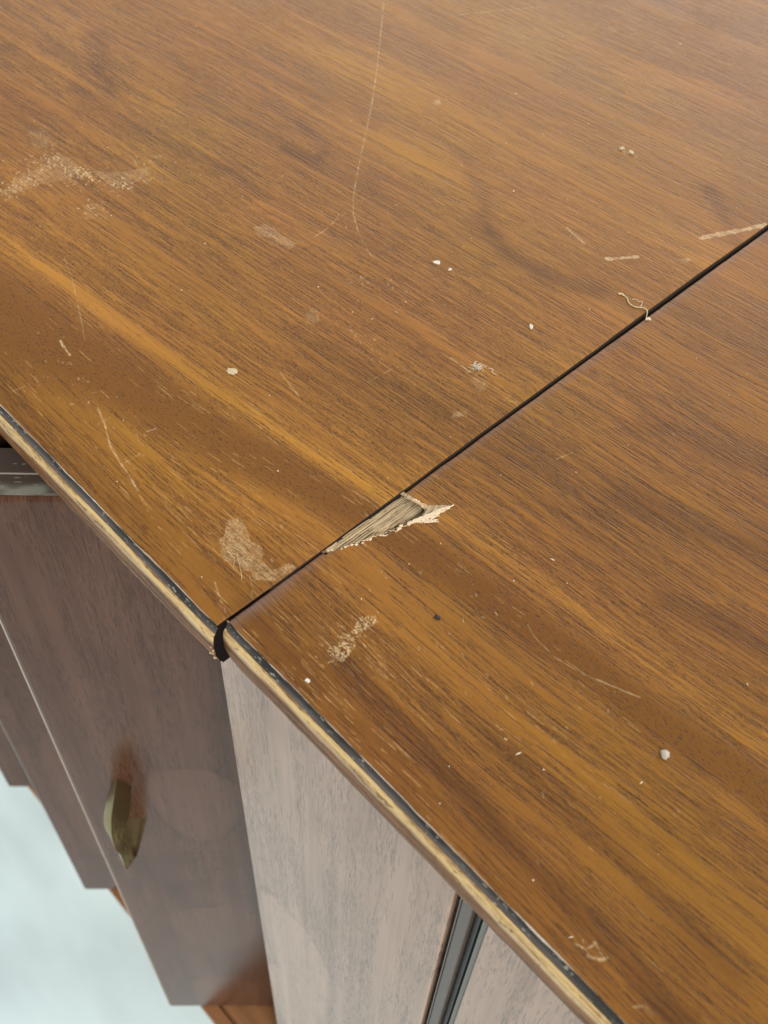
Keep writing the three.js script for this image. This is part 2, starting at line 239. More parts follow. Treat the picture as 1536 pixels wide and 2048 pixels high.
// ---------------------------------------------------------------- veneer of the doors: grain runs along y; (a across in mm, y down from the top in mm)
function doorTexture(w, h, W, H, s, arches, tint, ks) {
  const pore = new Float32Array(W * H), sx = w / W, sy = h / H;
  const fig = (a, y) => { let best = 0, f = 0; for (const [ac, yc, wa, hy] of arches) { const da = (a - ac) / wa, dy = (y - yc) / hy, r = dy > 0 ? Math.sqrt(da * da + dy * dy * .12) : Math.sqrt(da * da + dy * dy); if (1 - r > best) { best = 1 - r; f = best; } } return f; };
  for (let k = 0; k < w * h * .45; k++) {
    const a = rr(0, w), y = rr(-8, h), L = rr(1.5, 8), hw = rr(.06, .13), st = rr(.2, .8), f = fig(a, y); if (f > .05 && rnd() < .8) continue; if (noise(a / 5, y / 60, s + 5) + .6 < rnd()) continue;
    const j0 = Math.floor(y / sy), n = Math.round(L / sy);
    for (let q = 0; q < n; q++) { const j = j0 + q; if (j < 0 || j >= H) continue; const ic = (a + .9 * noise((y + q * sy) / 60, a / 20, s + 6)) / sx, hh = hw / sx; for (let i = Math.max(0, Math.ceil(ic - hh - 1)); i <= Math.min(W - 1, ic + hh + 1); i++) { const c = clamp(hh + .5 - Math.abs(i - ic)) * st, o = j * W + i; if (c > pore[o]) pore[o] = c; } }
  }
  const col = new Uint8Array(W * H * 4), bump = new Uint8Array(W * H), spec = new Uint8Array(W * H * 4);
  for (let j = 0; j < H; j++) for (let i = 0; i < W; i++) {
    const o = j * W + i, a = (i + .5) * sx, y = (j + .5) * sy, f0 = 0, f = f0 + fig(a + 2 * noise(a / 20, y / 60, s + 8), y + 6 * noise(a / 12, y / 40, s + 9));
    const rim = Math.exp(-Math.pow((f - .05) / .06, 2)) * .36 * (.6 + .6 * noise(a / 9, y / 20, s + 11));
    let k = .5 + .15 * noise(a / 7, y / 170, s + 1) + .12 * noise(a / 1.6, y / 60, s + 2) + .08 * noise(a / .5, y / 14, s + 3) + .14 * fbm(a / 30, y / 50, s + 4) + .15 * ss(0, .3, f) - rim;
    k = clamp(k); let r = lerp(tint[0][0], tint[1][0], k), g = lerp(tint[0][1], tint[1][1], k), b = lerp(tint[0][2], tint[1][2], k);
    const p = pore[o] * .85; r = lerp(r, .012, p); g = lerp(g, .006, p); b = lerp(b, .004, p);
    col[o * 4] = enc(r); col[o * 4 + 1] = enc(g); col[o * 4 + 2] = enc(b); col[o * 4 + 3] = 255; bump[o] = clamp(.6 + .05 * noise(a / .6, y / 9, s + 7) - .45 * pore[o]) * 255;
    const q = clamp(ks * (.80 + .26 * (k - .5)) * (1 - .65 * pore[o])); spec[o * 4] = 255 * q; spec[o * 4 + 1] = 255 * q * .72; spec[o * 4 + 2] = 255 * q * .61; spec[o * 4 + 3] = 255;
  }
  const st = texRGB(spec, W, H); st.colorSpace = THREE.NoColorSpace;
  return { map: texRGB(col, W, H), bump: texG(bump, W, H), spec: st };
}
const doorMat = (T, ior) => new THREE.MeshPhysicalMaterial({ map: T.map, bumpMap: T.bump, bumpScale: .0001, roughness: .24, ior, specularColorMap: T.spec });
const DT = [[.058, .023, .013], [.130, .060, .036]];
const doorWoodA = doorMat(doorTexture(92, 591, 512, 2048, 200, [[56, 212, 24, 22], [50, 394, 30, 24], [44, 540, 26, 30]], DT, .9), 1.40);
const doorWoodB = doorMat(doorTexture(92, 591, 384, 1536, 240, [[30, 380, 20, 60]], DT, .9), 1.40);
const doorWoodR = doorMat(doorTexture(97, 591, 512, 2048, 280, [[26, 226, 26, 40], [20, 330, 22, 40]], [[.25, .148, .10], [.50, .325, .235]], 1.2), 1.58);  // R and S: paler door veneer, the floor's reflection put into the colour
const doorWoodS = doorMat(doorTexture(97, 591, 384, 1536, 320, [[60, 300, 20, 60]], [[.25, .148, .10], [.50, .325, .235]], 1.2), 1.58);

// ---------------------------------------------------------------- worn edge of the top: streaks along x; v runs down the profile
function stripTexture(W, H, f) { const d = new Uint8Array(W * H * 4); for (let j = 0; j < H; j++) for (let i = 0; i < W; i++) { const c = f((i + .5) / W * 300, (j + .5) / H), o = (j * W + i) * 4; d[o] = enc(c[0]); d[o + 1] = enc(c[1]); d[o + 2] = enc(c[2]); d[o + 3] = 255; } return texRGB(d, W, H); }
const mix3 = (a, b, t) => [lerp(a[0], b[0], t), lerp(a[1], b[1], t), lerp(a[2], b[2], t)];
const inlayTex = stripTexture(2048, 96, (x, v) => {
  let c = mix3([.052, .045, .040], [.020, .019, .017], clamp(.5 + .6 * noise(x / 9, v * 3, 401) + .3 * noise(x / 2, v * 6, 402)));
  c = mix3(c, [.17, .135, .125], clamp(ss(.45, .8, v) * (.6 + .6 * noise(x / 14, 2, 403))) * .7);
  const fl = noise(x / .9, v * 9, 404) + .5 * noise(x / 6, v * 3, 406); if (fl > .62) c = mix3(c, [.36, .35, .29], clamp((fl - .62) * 3) * .75);
  if (v > .12 && v < .34 + .06 * noise(x / 5, 3, 405)) c = mix3(c, [.016, .014, .014], .85);  // narrow shadow line under the veneer lip, put into the colour
  if (v < .12 + .05 * noise(x / 3, 1, 407)) c = mix3([.42, .27, .17], [.60, .50, .42], clamp(.5 + noise(x / 8, 5, 408)));
  return c;
});
const bandTex = stripTexture(2048, 128, (x, v) => {
  const n = noise(x / 26, v * 22, 411) * .45 + noise(x / 9, v * 60, 412) * .42 + noise(x / 1.2, v * 50, 413) * .2;
  const edge = .185 + .04 * noise(x / 40, 1, 414) + .025 * noise(x / 9, 2, 415);
  let c = mix3([.20, .095, .032], [.66, .46, .21], clamp(.62 + 1.25 * n)); // bare yellow wood
  c = mix3(c, [.72, .55, .42], ss(.08, .18, v) * .6 * (.7 + .5 * noise(x / 30, 9, 420)));  // cream highlight of the bulge put partly into the colour
  c = mix3(c, mix3([.085, .034, .013], [.25, .115, .045], clamp(.5 + n * 1.3)), ss(edge - .05, edge + .03, v + .045 * n)); // old stain left lower down
  const dk = noise(x / 3, v * 12, 416) + .6 * noise(x / .8, v * 30, 417); if (dk > .75 && v > .06 && v < .36) c = mix3(c, [.16, .09, .04], clamp((dk - .75) * 4) * .8);
  c = mix3(c, [.52, .46, .40], ss(.50, .53, v + .02 * n) * (1 - ss(.60, .64, v)) * .35);  // thin highlight on the bottom lip, put into the colour
  return c;
});
const inlayMat = new THREE.MeshPhysicalMaterial({ map: inlayTex, roughness: .6, specularIntensity: .4 });
const bandMat = new THREE.MeshPhysicalMaterial({ map: bandTex, roughness: .5, specularIntensity: .25 });
const noseShade = new THREE.MeshPhysicalMaterial({ color: new THREE.Color().setRGB(.010, .006, .005), roughness: .9, specularIntensity: .2 });  // shade of the seam's front corner put into this near-black end colour
const endDark = new THREE.MeshPhysicalMaterial({ color: new THREE.Color().setRGB(.055, .040, .031), roughness: .85, specularIntensity: .35 }), darkWood = plain(.06, .032, .02, .5), rawWood = plain(.55, .40, .23, .85), paleWood = plain(.74, .60, .42, .9);
// ---------------------------------------------------------------- floor
const floorMat = plain(.75, .91, .95, .9, { map: (() => { const n = 512, d = new Uint8Array(n * n * 4); for (let j = 0; j < n; j++) for (let i = 0; i < n; i++) { const k = .95 + .16 * fbm(i / 70, j / 26, 501, 4), o = (j * n + i) * 4; d[o] = enc(k * .98); d[o + 1] = enc(k); d[o + 2] = enc(k); d[o + 3] = 255; } return texRGB(d, n, n); })() });
const FLOOR = -800;
mesh('floor', mm(grid(220, 220, (u, v) => { const x = (u - .5) * 9000, z = (v - .5) * 9000, e = Math.sign(u - .5) * Math.pow(Math.abs(u - .5) * 2, 2.2), f = Math.sign(v - .5) * Math.pow(Math.abs(v - .5) * 2, 2.2), X = e * 4500, Z = f * 4500; return [X, FLOOR + 5 * fbm(X / 260, Z / 110, 511, 3) + 3 * noise(X / 90 + Z / 140, Z / 300, 513), Z, X / 700, Z / 700]; }, true)), floorMat).userData.kind = 'structure';

// ---------------------------------------------------------------- the sideboard
const sideboard = new THREE.Group(); sideboard.name = 'sideboard'; scene.add(sideboard);
tag(sideboard, 'worn walnut sideboard with a chipped two-piece top and narrow folding doors', 'sideboard');

const seamL = (z) => -.85 + .0120 * Math.max(-190, Math.min(z, 0)) + .004 * Math.min(z + 190, 0) + .12 * noise(z / 9, 1, 601) + .16 * noise(z / 31, 2, 602);   // right end of the left board
const seamR = (z) => -.55 + .0042 * Math.min(z, 0) + .07 * noise(z / 11, 3, 603) + .06 * noise(z / 3, 3, 605);    // left end of the right board
const BACK = -440, THICK = 19;
// the jagged outline of the chip, from the seam at the front to the seam at the back
const CHIP = [[seamR(-34.4), -34.4], [1.2, -37.1], [2.2, -38.4], [2.7, -39.9], [3.1, -41.6], [4.5, -43.2], [4.4, -45.1], [5.2, -46.6], [5.0, -48.3], [6.1, -49.7], [7.3, -51.4], [7.0, -53.1], [7.9, -54.3], [7.6, -56.2], [8.3, -57.6], [8.2, -59.0], [9.0, -60.2], [9.3, -62.0], [8.9, -64.0], [8.6, -66.4], [6.5, -66.3], [5.4, -65.6], [4.1, -65.9], [2.5, -65.2], [1.0, -65.0], [seamR(-64.4), -64.4]];
const chipX = (z) => { for (let k = 1; k < 20; k++) if (z <= CHIP[k - 1][1] && z >= CHIP[k][1]) return lerp(CHIP[k - 1][0], CHIP[k][0], (z - CHIP[k - 1][1]) / (CHIP[k][1] - CHIP[k - 1][1])); return z > -34.4 ? CHIP[0][0] : 8.6; };

const EDGE_IN = [[0, .03], [.12, -.12], [.16, -.5], [.02, -.62], [.10, -1.0], [.6, -2.0], [1.25, -3.15]];
const EDGE_BAND = [[1.25, -3.15], [1.6, -3.4], [1.9, -4.2], [2.15, -5.8], [2.3, -8], [2.3, -10.5], [2.1, -13], [1.6, -15.8], [.9, -18], [.3, -18.8], [-.6, -19], [-9, -19]];
const arc = (P) => { const s = [0]; for (let k = 1; k < P.length; k++) s.push(s[k - 1] + Math.hypot(P[k][0] - P[k - 1][0], P[k][1] - P[k - 1][1])); return s.map((q) => q / s[s.length - 1]); };
function edgeStrip(P, xa, xb, z0, dir, sd, wob, vmax = 1) { // profile run along x; samples crowd towards the seam
  const A = arc(P), n = 420;
  return mm(grid(n, P.length - 1, (t, w, i, k) => {
    const x = lerp(xa, xb, dir > 0 ? Math.pow(t, 1.5) : 1 - Math.pow(1 - t, 1.5)), m = k === P.length - 1 || k === 0 && P === EDGE_BAND ? 0 : 1;
    const near = Math.abs(x - (dir > 0 ? xa : xb)), worn = Math.exp(-near / 2.2);
    const dz = wob * m * (.16 * noise(x / 7, k * .6, sd) + .07 * noise(x / 1.6, k, sd + 1)) - worn * .35 * (P[k][0] > .05 ? 1 : .2);
    const dy = wob * m * .05 * noise(x / 2.3, k * 1.3, sd + 2) - worn * .35 * (P[k][1] > -9 ? 1 : -1);
    const cut = dir * (dir < 0 ? .55 * ss(-7, -16, P[k][1]) : .5 * ss(-9, -17, P[k][1]) - .15) * Math.pow(Math.max(0, 1 - near / 4), 2) * (P[k][1] < -1 ? 1 : .3);
    return [x + cut, P[k][1] + dy, z0 + P[k][0] + dz, x / 300, A[k] * vmax];
  }, true));
}
function topBoard(name, side, T, mat) {
  const seam = side < 0 ? seamL : seamR, far = side < 0 ? -560 : 430, zf = side < 0 ? 1.2 : -1.7, R = side < 0 ? .55 : 1.7, dir = side;
  const out = [];
  // the veneered face as one flat sheet; its seam edge is rounded over by a strip
  const sh = new THREE.Shape(), zs = []; for (let k = 0; k <= 120; k++) zs.push(lerp(zf, BACK, Math.pow(k / 120, 1.3)));
  sh.moveTo(far, -zf); if (side < 0) { } 
  const inner = (z) => seam(z) + dir * R;
  const pts = []; let done = false;
  for (const z of zs) {
    if (side > 0 && z < -34 && z > -65) { if (!done) { done = true; pts.push([inner(-33.9), -33.9], [inner(-34.2) + .1, -35.2]); for (const [x, zz] of CHIP) if (x > inner(zz) - .2 && zz < -36) pts.push([x, zz]); pts.push([inner(-64.9), -65.3]); } continue; }
    pts.push([inner(z), z]);
  }
  for (const [x, z] of pts) sh.lineTo(x, -z);
  sh.lineTo(far, -BACK);
  const g = new THREE.ShapeGeometry(sh); g.rotateX(-Math.PI / 2);
  const p = g.attributes.position, uv = g.attributes.uv; for (let i = 0; i < p.count; i++) { const [u, v] = T.uv(p.getX(i), p.getZ(i)); uv.setXY(i, u, v); }
  out.push(g);
  const round = (za, zb, n) => grid(n, 7, (t, w) => { const z = lerp(za, zb, t), a = w * Math.PI / 2, x = seam(z) + dir * R * (1 - Math.sin(a)), y = -(1 - Math.cos(a)) * R * .8 * (side > 0 ? lerp(1.2, .55, ss(-12, -120, z)) : .8), [u, v] = T.uv(seam(z) + dir * (R * (1 - w) + .12), z); return [x, y, z, u, v]; }, dir < 0);
  const strips = side < 0 ? [[zf, BACK, 340]] : [[zf, -34.2, 50], [-64.7, BACK, 260]];
  for (const [a, b, n] of strips) out.push(round(a, b, n));
  const board = mesh(name, mm(mergeGeometries(out.map((q) => q.index ? q.toNonIndexed() : q))), mat, sideboard);
  // end of the board inside the seam, the core and the underside
  const low = (z) => -R * .8 * (side > 0 ? lerp(1.2, .55, ss(-12, -120, z)) : .8);
  const noseStrip = grid(30, 1, (t, w) => { const z = lerp(zf, -16, t); return [seam(z), w ? -THICK : low(z), z, t, w]; }, dir < 0);
  const ends = [grid(340, 1, (t, w) => { const z = lerp(-16, BACK, t), c = side > 0 && z < -34.2 && z > -64.7; return [seam(z) - .0, w ? -THICK : (c ? -1.35 : low(z)), z, t, w]; }, dir < 0)];
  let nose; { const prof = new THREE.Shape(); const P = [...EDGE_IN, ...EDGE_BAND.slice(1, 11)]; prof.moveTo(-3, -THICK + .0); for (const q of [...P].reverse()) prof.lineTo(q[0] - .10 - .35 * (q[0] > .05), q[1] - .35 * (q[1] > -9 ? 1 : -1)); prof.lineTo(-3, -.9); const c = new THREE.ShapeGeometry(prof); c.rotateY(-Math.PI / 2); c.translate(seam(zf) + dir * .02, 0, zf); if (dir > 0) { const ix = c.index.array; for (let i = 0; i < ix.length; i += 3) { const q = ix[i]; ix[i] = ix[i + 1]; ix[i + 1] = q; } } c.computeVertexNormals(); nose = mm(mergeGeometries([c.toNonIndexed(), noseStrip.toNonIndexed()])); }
  const xa = Math.min(seam(-200) + dir * 2, far), wd = Math.abs(far - seam(-200)) - 3, core = new THREE.BoxGeometry(wd, 15.5, -BACK - 8); core.translate((seam(-200) + dir * 3 + far) / 2, -11.2, BACK / 2 - 5); ends.push(core);
  mesh('board_end', mm(mergeGeometries(ends.map((q) => { const a = q.index ? q.toNonIndexed() : q; a.computeVertexNormals(); return a; }))), endDark, board);
  mesh('board_nose', nose, noseShade, board);
  const xs = side < 0 ? [far, seam(zf)] : [seam(zf), far];
  mesh('edge_inlay', edgeStrip(EDGE_IN, ...xs, zf, dir, side < 0 ? 611 : 621, 1), inlayMat, board);
  mesh('edge_band', edgeStrip(EDGE_BAND, ...xs, zf, dir, side < 0 ? 631 : 641, .8), bandMat, board);
  return board;
}
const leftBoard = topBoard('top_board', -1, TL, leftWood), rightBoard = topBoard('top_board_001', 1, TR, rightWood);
leftBoard.userData.label = 'left top board, scratched and scuffed'; rightBoard.userData.label = 'right top board with a splintered chip in its edge';

// ---- the chip: torn core, crevice, torn rim
{
  const core = [];
  core.push(grid(34, 90, (t, w) => { const z = lerp(-34.6, -66.2, w), xa = seamR(z) + .02, xb = chipX(z) + .35, x = lerp(xa, xb, t), d = xb - x, rib = noise(x * 2.6, z / 9, 701) * .5 + noise(x * 6.5 + z * .2, z / 4, 702) * .35; const y = -.55 - .14 * (x - xa) + .26 * rib + .12 * noise(x, z * 1.6, 703) - 2.9 * Math.exp(-Math.pow((d - 1.7) / 1.0, 2)) * clamp((x - xa) / 2) * (z > -61 ? 1 : .25) - .5 * Math.exp(-(x - xa) / .35); return [x, y, z, x / 12, -z / 40]; }));
  const chipTex = stripTexture(256, 512, (x, v) => { const q = x / 300 * 12, z = v * 40, n = noise(q * 3, z / 6, 711) * .5 + noise(q * 9, z / 3, 712) * .5; let c = mix3([.17, .115, .06], [.50, .38, .22], clamp(.55 + .6 * n)); c = mix3(c, [.33, .30, .21], clamp(noise(q * 1.2, z / 5, 713)) * .6); const k = noise(q * 7, z / 8, 714); if (k < -.45) c = mix3(c, [.10, .06, .03], clamp((-.45 - k) * 4)); return c; });
  const chipMat = new THREE.MeshStandardMaterial({ map: chipTex, roughness: .9, side: THREE.DoubleSide });
  const torn = mesh('torn_core', mm(core[0]), chipMat, rightBoard, 'bare fibrous core where the veneer broke away');
  // broken edge of the veneer all round
  const wall = []; for (let k = 1; k < CHIP.length; k++) { const a = CHIP[k - 1], b = CHIP[k]; wall.push(grid(3, 2, (t, w) => [lerp(a[0], b[0], t) - (w ? .1 : 0), w * -1.1 + .01, lerp(a[1], b[1], t)])); }
  mesh('broken_edge', mm(mergeGeometries(wall)), new THREE.MeshStandardMaterial({ color: new THREE.Color().setRGB(.36, .22, .11), roughness: .85, side: THREE.DoubleSide }), rightBoard);
  // splinters standing in the chip
  const sp = [];
  for (let k = 0; k < 95; k++) {
    const z = rr(-36.5, -64), xr = chipX(z), edge = k < 16, x = edge ? xr - rr(.5, 1.6) : rr(seamR(z) + .2, xr - .4), L = edge ? rr(1.2, 3.2) : rr(3, 11), y = -.42 - .14 * (x + .7) + rr(-.05, .2), r = rr(.06, .15), cu = edge ? rr(.3, 1.0) : rr(-.3, .3), pts = [];
    for (let q = 0; q <= 5; q++) { const t = q / 5; pts.push(new THREE.Vector3(x + cu * t * t + rr(-.04, .04), y + (edge ? -.5 * t * t + .2 * Math.sin(t * 3) : .12 * Math.sin(t * 3.1)), clamp(z - L * (t - .5), -65.2, -35.2))); }
    sp.push(new THREE.TubeGeometry(new THREE.CatmullRomCurve3(pts), 8, r, 4));
  }
  mesh('splinters', mm(mergeGeometries(sp)), plain(.50, .38, .22, .85), torn, null, 'stuff');
  // crumbs of pale wood along the torn rim
  const rim = [];
  for (let k = 0; k < 85; k++) { const z = rr(-35, -61.5), x = chipX(z) + rr(-.35, .25), f = flake(rr(.12, .36) * (z < -55 ? 1.35 : 1), .6, k); f.translate(x, rr(-.25, .06), z + rr(-.2, .2)); rim.push(f); }
  for (let k = 0; k < 46; k++) { const t = rnd(), f = flake(rr(.18, .42), .55, 200 + k); f.rotateY(rr(0, 3)); f.translate(lerp(.2, 8.4, t) + rr(-.3, .3), rr(-.3, .05), -65.0 - 1.2 * t + rr(-.45, .35)); rim.push(f); }
  mesh('torn_rim', mm(mergeGeometries(rim)), plain(.72, .56, .36, .9), rightBoard, 'pale crumbled rim of the chip', 'stuff');
  // torn slivers that run out past the chip on the right: a thin bare patch with pale fibres lying on it
  const sliver = (P, th, y) => { const s = new THREE.Shape(); P.forEach(([x, z], i) => i ? s.lineTo(x, -z) : s.moveTo(x, -z)); const g = new THREE.ExtrudeGeometry(s, { depth: th, bevelEnabled: true, bevelSize: .08, bevelThickness: .06, bevelSegments: 1 }); g.rotateX(-Math.PI / 2); const p = g.attributes.position, uv = g.attributes.uv; for (let i = 0; i < p.count; i++) { uv.setXY(i, (p.getX(i) * .86 - p.getZ(i) * .3) / 12, p.getZ(i) / 40); p.setY(i, p.getY(i) + y + .10 * noise(p.getX(i) * 2, p.getZ(i) * 2, 721)); } g.computeVertexNormals(); return mm(g); };
  const bare = new THREE.MeshStandardMaterial({ map: chipTex, roughness: .9 });
  mesh('sliver', sliver([[8.0, -60.2], [9.2, -61.0], [9.9, -62.2], [10.6, -63.6], [11.1, -65.4], [11.2, -67.6], [11.5, -69.4], [11.6, -71.6], [10.4, -70.6], [9.4, -69.4], [8.2, -67.8], [7.2, -66.9], [6.6, -66.2], [8.2, -64.6], [8.6, -62.6]], .05, .0), bare, rightBoard, 'bare torn patch at the tip of the chip');
  mesh('sliver_001', sliver([[seamR(-64) - .1, -63.9], [.8, -64.3], [1.7, -64.2], [2.6, -64.7], [3.4, -65.4], [2.2, -65.7], [.6, -65.3], [seamR(-65) - .1, -65.0]], .14, .0), bare, rightBoard);
  const fib = (n, A, B, spread, r0, r1, l0, l1, up) => { const out = []; for (let k = 0; k < n; k++) { const t = rnd(), cx = lerp(A[0], B[0], t) + rr(-spread, spread) * .5, cz = lerp(A[1], B[1], t) + rr(-spread, spread) * .5, an = Math.atan2(B[1] - A[1], B[0] - A[0]) + rr(-.35, .35), L = rr(l0, l1), c = Math.cos(an) * L / 2, s = Math.sin(an) * L / 2, P = [-1, -.3, .4, 1].map((q) => new THREE.Vector3(cx + c * q + rr(-.12, .12), up + rr(0, .18), cz + s * q + rr(-.12, .12))); const g = new THREE.TubeGeometry(new THREE.CatmullRomCurve3(P), 6, rr(r0, r1), 4); out.push(g); } return out; };
  mesh('pale_fibres', mm(mergeGeometries([...fib(70, [8.6, -59.8], [11.7, -71.2], 1.0, .08, .24, .8, 3.2, .10), ...fib(34, [10.2, -61.4], [12.4, -64.6], .9, .08, .2, .6, 2, .08), ...fib(22, [9.6, -61], [11.2, -66.5], 1.2, .1, .26, .8, 2.4, .06)])), paleWood, rightBoard, 'pale torn fibres at the tip of the chip', 'stuff');
  mesh('torn_fibres', mm(mergeGeometries([...fib(40, [1, -64.6], [8, -66.4], .8, .06, .18, .8, 2.6, .0), ...fib(26, [1.0, -36], [8.9, -59.5], .4, .05, .15, .5, 1.5, .03)])), plain(.58, .42, .25, .9), rightBoard, null, 'stuff');
}
// worn, broken corners of the two boards at the seam
{
  const a = [], b = [];
  for (let k = 0; k < 12; k++) { const f = flake(rr(.2, .5), .6, 300 + k); f.translate(seamL(0) - rr(.1, 2.6), rr(-16, -8.5), 1.2 + rr(1.2, 2.1)); a.push(f); }
  for (let k = 0; k < 18; k++) { const f = flake(rr(.18, .42), 1.5, 340 + k); f.translate(seamR(0) + rr(.0, .8), rr(-13, -3.5), -1.7 + rr(.4, .95)); b.push(f); }
  mesh('worn_corner', mm(mergeGeometries(a)), rawWood, leftBoard, 'chipped pale corner', 'stuff');
  mesh('worn_corner', mm(mergeGeometries(b)), plain(.60, .45, .20, .85), rightBoard, 'bare yellow corner', 'stuff');
}

// ---- folding doors
const DTOP = -24, DBOT = -615, DH = DTOP - DBOT, DMID = (DTOP + DBOT) / 2, DW = 92, DT_ = 21, ANG = THREE.MathUtils.degToRad(47.6);
function doorGeo(w, t, h = DH, r = 2.6) { const g = new RoundedBoxGeometry(w, h, t, 4, r), p = g.attributes.position, uv = g.attributes.uv; for (let i = 0; i < p.count; i++) uv.setXY(i, p.getX(i) / w + .5 + (p.getZ(i) - t / 2) / w * .15, .5 - p.getY(i) / h); return mm(g); }
const slantGeo = doorGeo(DW, DT_);
function slantDoor(name, rx, rz, mat) { // a panel whose left front corner stands at (rx, rz)
  const d = new THREE.Vector3(Math.cos(ANG), 0, -Math.sin(ANG)), n = new THREE.Vector3(Math.sin(ANG), 0, Math.cos(ANG));
  const m = mesh(name, slantGeo, mat, sideboard); m.position.set(rx, DMID, rz).addScaledVector(d, DW / 2 - .7).addScaledVector(n, -DT_ / 2 + .7).multiplyScalar(.001); m.position.y = DMID / 1000; m.rotation.y = ANG; return m;
}
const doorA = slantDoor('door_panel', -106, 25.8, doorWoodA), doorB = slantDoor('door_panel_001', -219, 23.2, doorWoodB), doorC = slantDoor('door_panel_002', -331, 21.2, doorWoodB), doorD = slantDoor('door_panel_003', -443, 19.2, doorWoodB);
doorA.userData.label = 'slanted folding door panel with a brass handle';
// panels folded back between them
const backGeo = doorGeo(66, 14);
[[-138, -14], [-250.5, -16.5], [-362.5, -18.5]].forEach(([x, z], i) => { const m = mesh('folded_panel' + (i ? '_00' + i : ''), backGeo, doorWoodB, sideboard); m.position.set(x / 1000, DMID / 1000, z / 1000); m.rotation.y = THREE.MathUtils.degToRad(-57); });
// dusty top edge of the front panel: a lip, a fine joint and the core behind it
{
  const dust = stripTexture(512, 64, (x, v) => { const q = x / 300 * 92; let c = mix3([.055, .036, .026], [.20, .20, .165], clamp(ss(.35, .8, v + .15 * noise(q / 3, 1, 801)) * (.75 + .6 * noise(q / 1.2, v * 5, 802)))); if (noise(q / .5, v * 14, 803) > .86) c = mix3(c, [.42, .40, .36], .5); return c; });
  const lip = grid(60, 6, (t, w) => [lerp(-44.8, 44.8, t), DH / 2 + .12 + .06 * noise(t * 60, w * 4, 805), lerp(1.4, DT_ / 2 - .9, w), t * .3, w], true);
  mesh('dusty_edge', mm(lip), new THREE.MeshStandardMaterial({ map: dust, roughness: .9 }), doorA, 'dusty top edge');
  const joint = new THREE.BoxGeometry(89, .3, .45); joint.translate(0, DH / 2 + .12, 1.0); mesh('joint', mm(joint), plain(.34, .31, .27, .8), doorA);
  const back = grid(50, 4, (t, w) => [lerp(-44.8, 44.8, t), DH / 2 + .1, lerp(-DT_ / 2 + 1, .6, w), t * .3 + .5, w * .55], true);
  mesh('top_edge', mm(back), new THREE.MeshStandardMaterial({ map: dust, roughness: .85 }), doorA);
}
// pale rod along the slanted panel's arris, its edge highlight put into colour
const arrisGeo = (() => { const g = new THREE.CylinderGeometry(.3, .3, DH - 8, 8); g.translate(-DW / 2 + .66, 0, DT_ / 2 - .72); return mm(g); })();
for (const d of [doorA]) mesh('arris_highlight', arrisGeo, plain(.46, .38, .31, .45), d);

// ---- brass handle: a pinched bow, wide where it meets the door, with a ridge down its outer face
{
  const brass = new THREE.MeshPhysicalMaterial({ color: new THREE.Color().setRGB(.30, .235, .115), metalness: .88, roughness: .42, bumpMap: (() => { const n = 128, d = new Uint8Array(n * n); for (let i = 0; i < n * n; i++) d[i] = clamp(.5 + .4 * fbm((i % n) / 9, (i / n | 0) / 9, 901, 4)) * 255; return texG(d, n, n); })(), bumpScale: .0003 });
  // stations: [out from door, down, width, thickness]
  const ST = [[-.4, 0, 9.0, 8.2, .6], [4, .3, 10.2, 7.8, .5], [8.5, .6, 11.0, 7.4, .3], [13, 1.1, 11.0, 7, .1], [17, 2.0, 10.4, 6.6, 0], [20, 3.4, 8.8, 6.2, .2], [22.2, 6.2, 6.6, 5.6, .7], [22.7, 11, 4.8, 5.2, 1.2], [22.2, 17, 4.4, 4.8, 1.5], [22, 24, 5.4, 4.6, 1.5], [22.2, 31, 6.6, 4.6, 1.5], [21.2, 38, 6, 5, 1.4], [18.5, 41.6, 6.6, 5, 1.2], [14.5, 42.8, 8.4, 4.8, .8], [9.5, 42.6, 10.6, 4.8, .4], [4.5, 42.2, 12.6, 5, .1], [-.4, 41.8, 14.4, 5.4, 0]];
  const c = new THREE.CatmullRomCurve3(ST.map((s) => new THREE.Vector3(s[0], -s[1], 0))), wc = new THREE.CatmullRomCurve3(ST.map((s) => new THREE.Vector3(s[2], s[3], s[4] || 0)));
  const N = 90, sec = [[-.5, -.32], [-.5, .02], [-.40, .20], [-.2, .36], [0, .5], [.2, .36], [.40, .20], [.5, .02], [.5, -.32], [.3, -.5], [-.3, -.5]], M = sec.length;
  const parts = [];
  // flat facets either side of the ridge: two strips of faces with their own normals
  const face = (ka, kb) => grid(N, 4, (t, w) => { const p = c.getPoint(t), q = c.getTangent(t), s = wc.getPoint(t), nx = -q.y, ny = q.x; let a = ka[0] + (kb[0] - ka[0]) * w, b = ka[1] + (kb[1] - ka[1]) * w; const bulge = Math.sin(w * Math.PI) * .05; b += bulge; const o = b * s.y; return [a * s.x + s.z, p.y - ny * -o, p.x + nx * o, t * 2, w]; });
  const ring = [[-.5, -.2], [-.06, .74], [.5, -.3], [.32, -.5], [-.32, -.5], [-.5, -.2]];
  for (let k = 1; k < ring.length; k++) parts.push(face(ring[k - 1], ring[k]));
  const h = mesh('handle', mm(mergeGeometries(parts)), Object.assign(brass, { side: THREE.DoubleSide }), doorA, 'aged brass bow handle');
  h.position.set((-DW / 2 + 22) / 1000, (-231 - DMID) / 1000, DT_ / 2000);
}

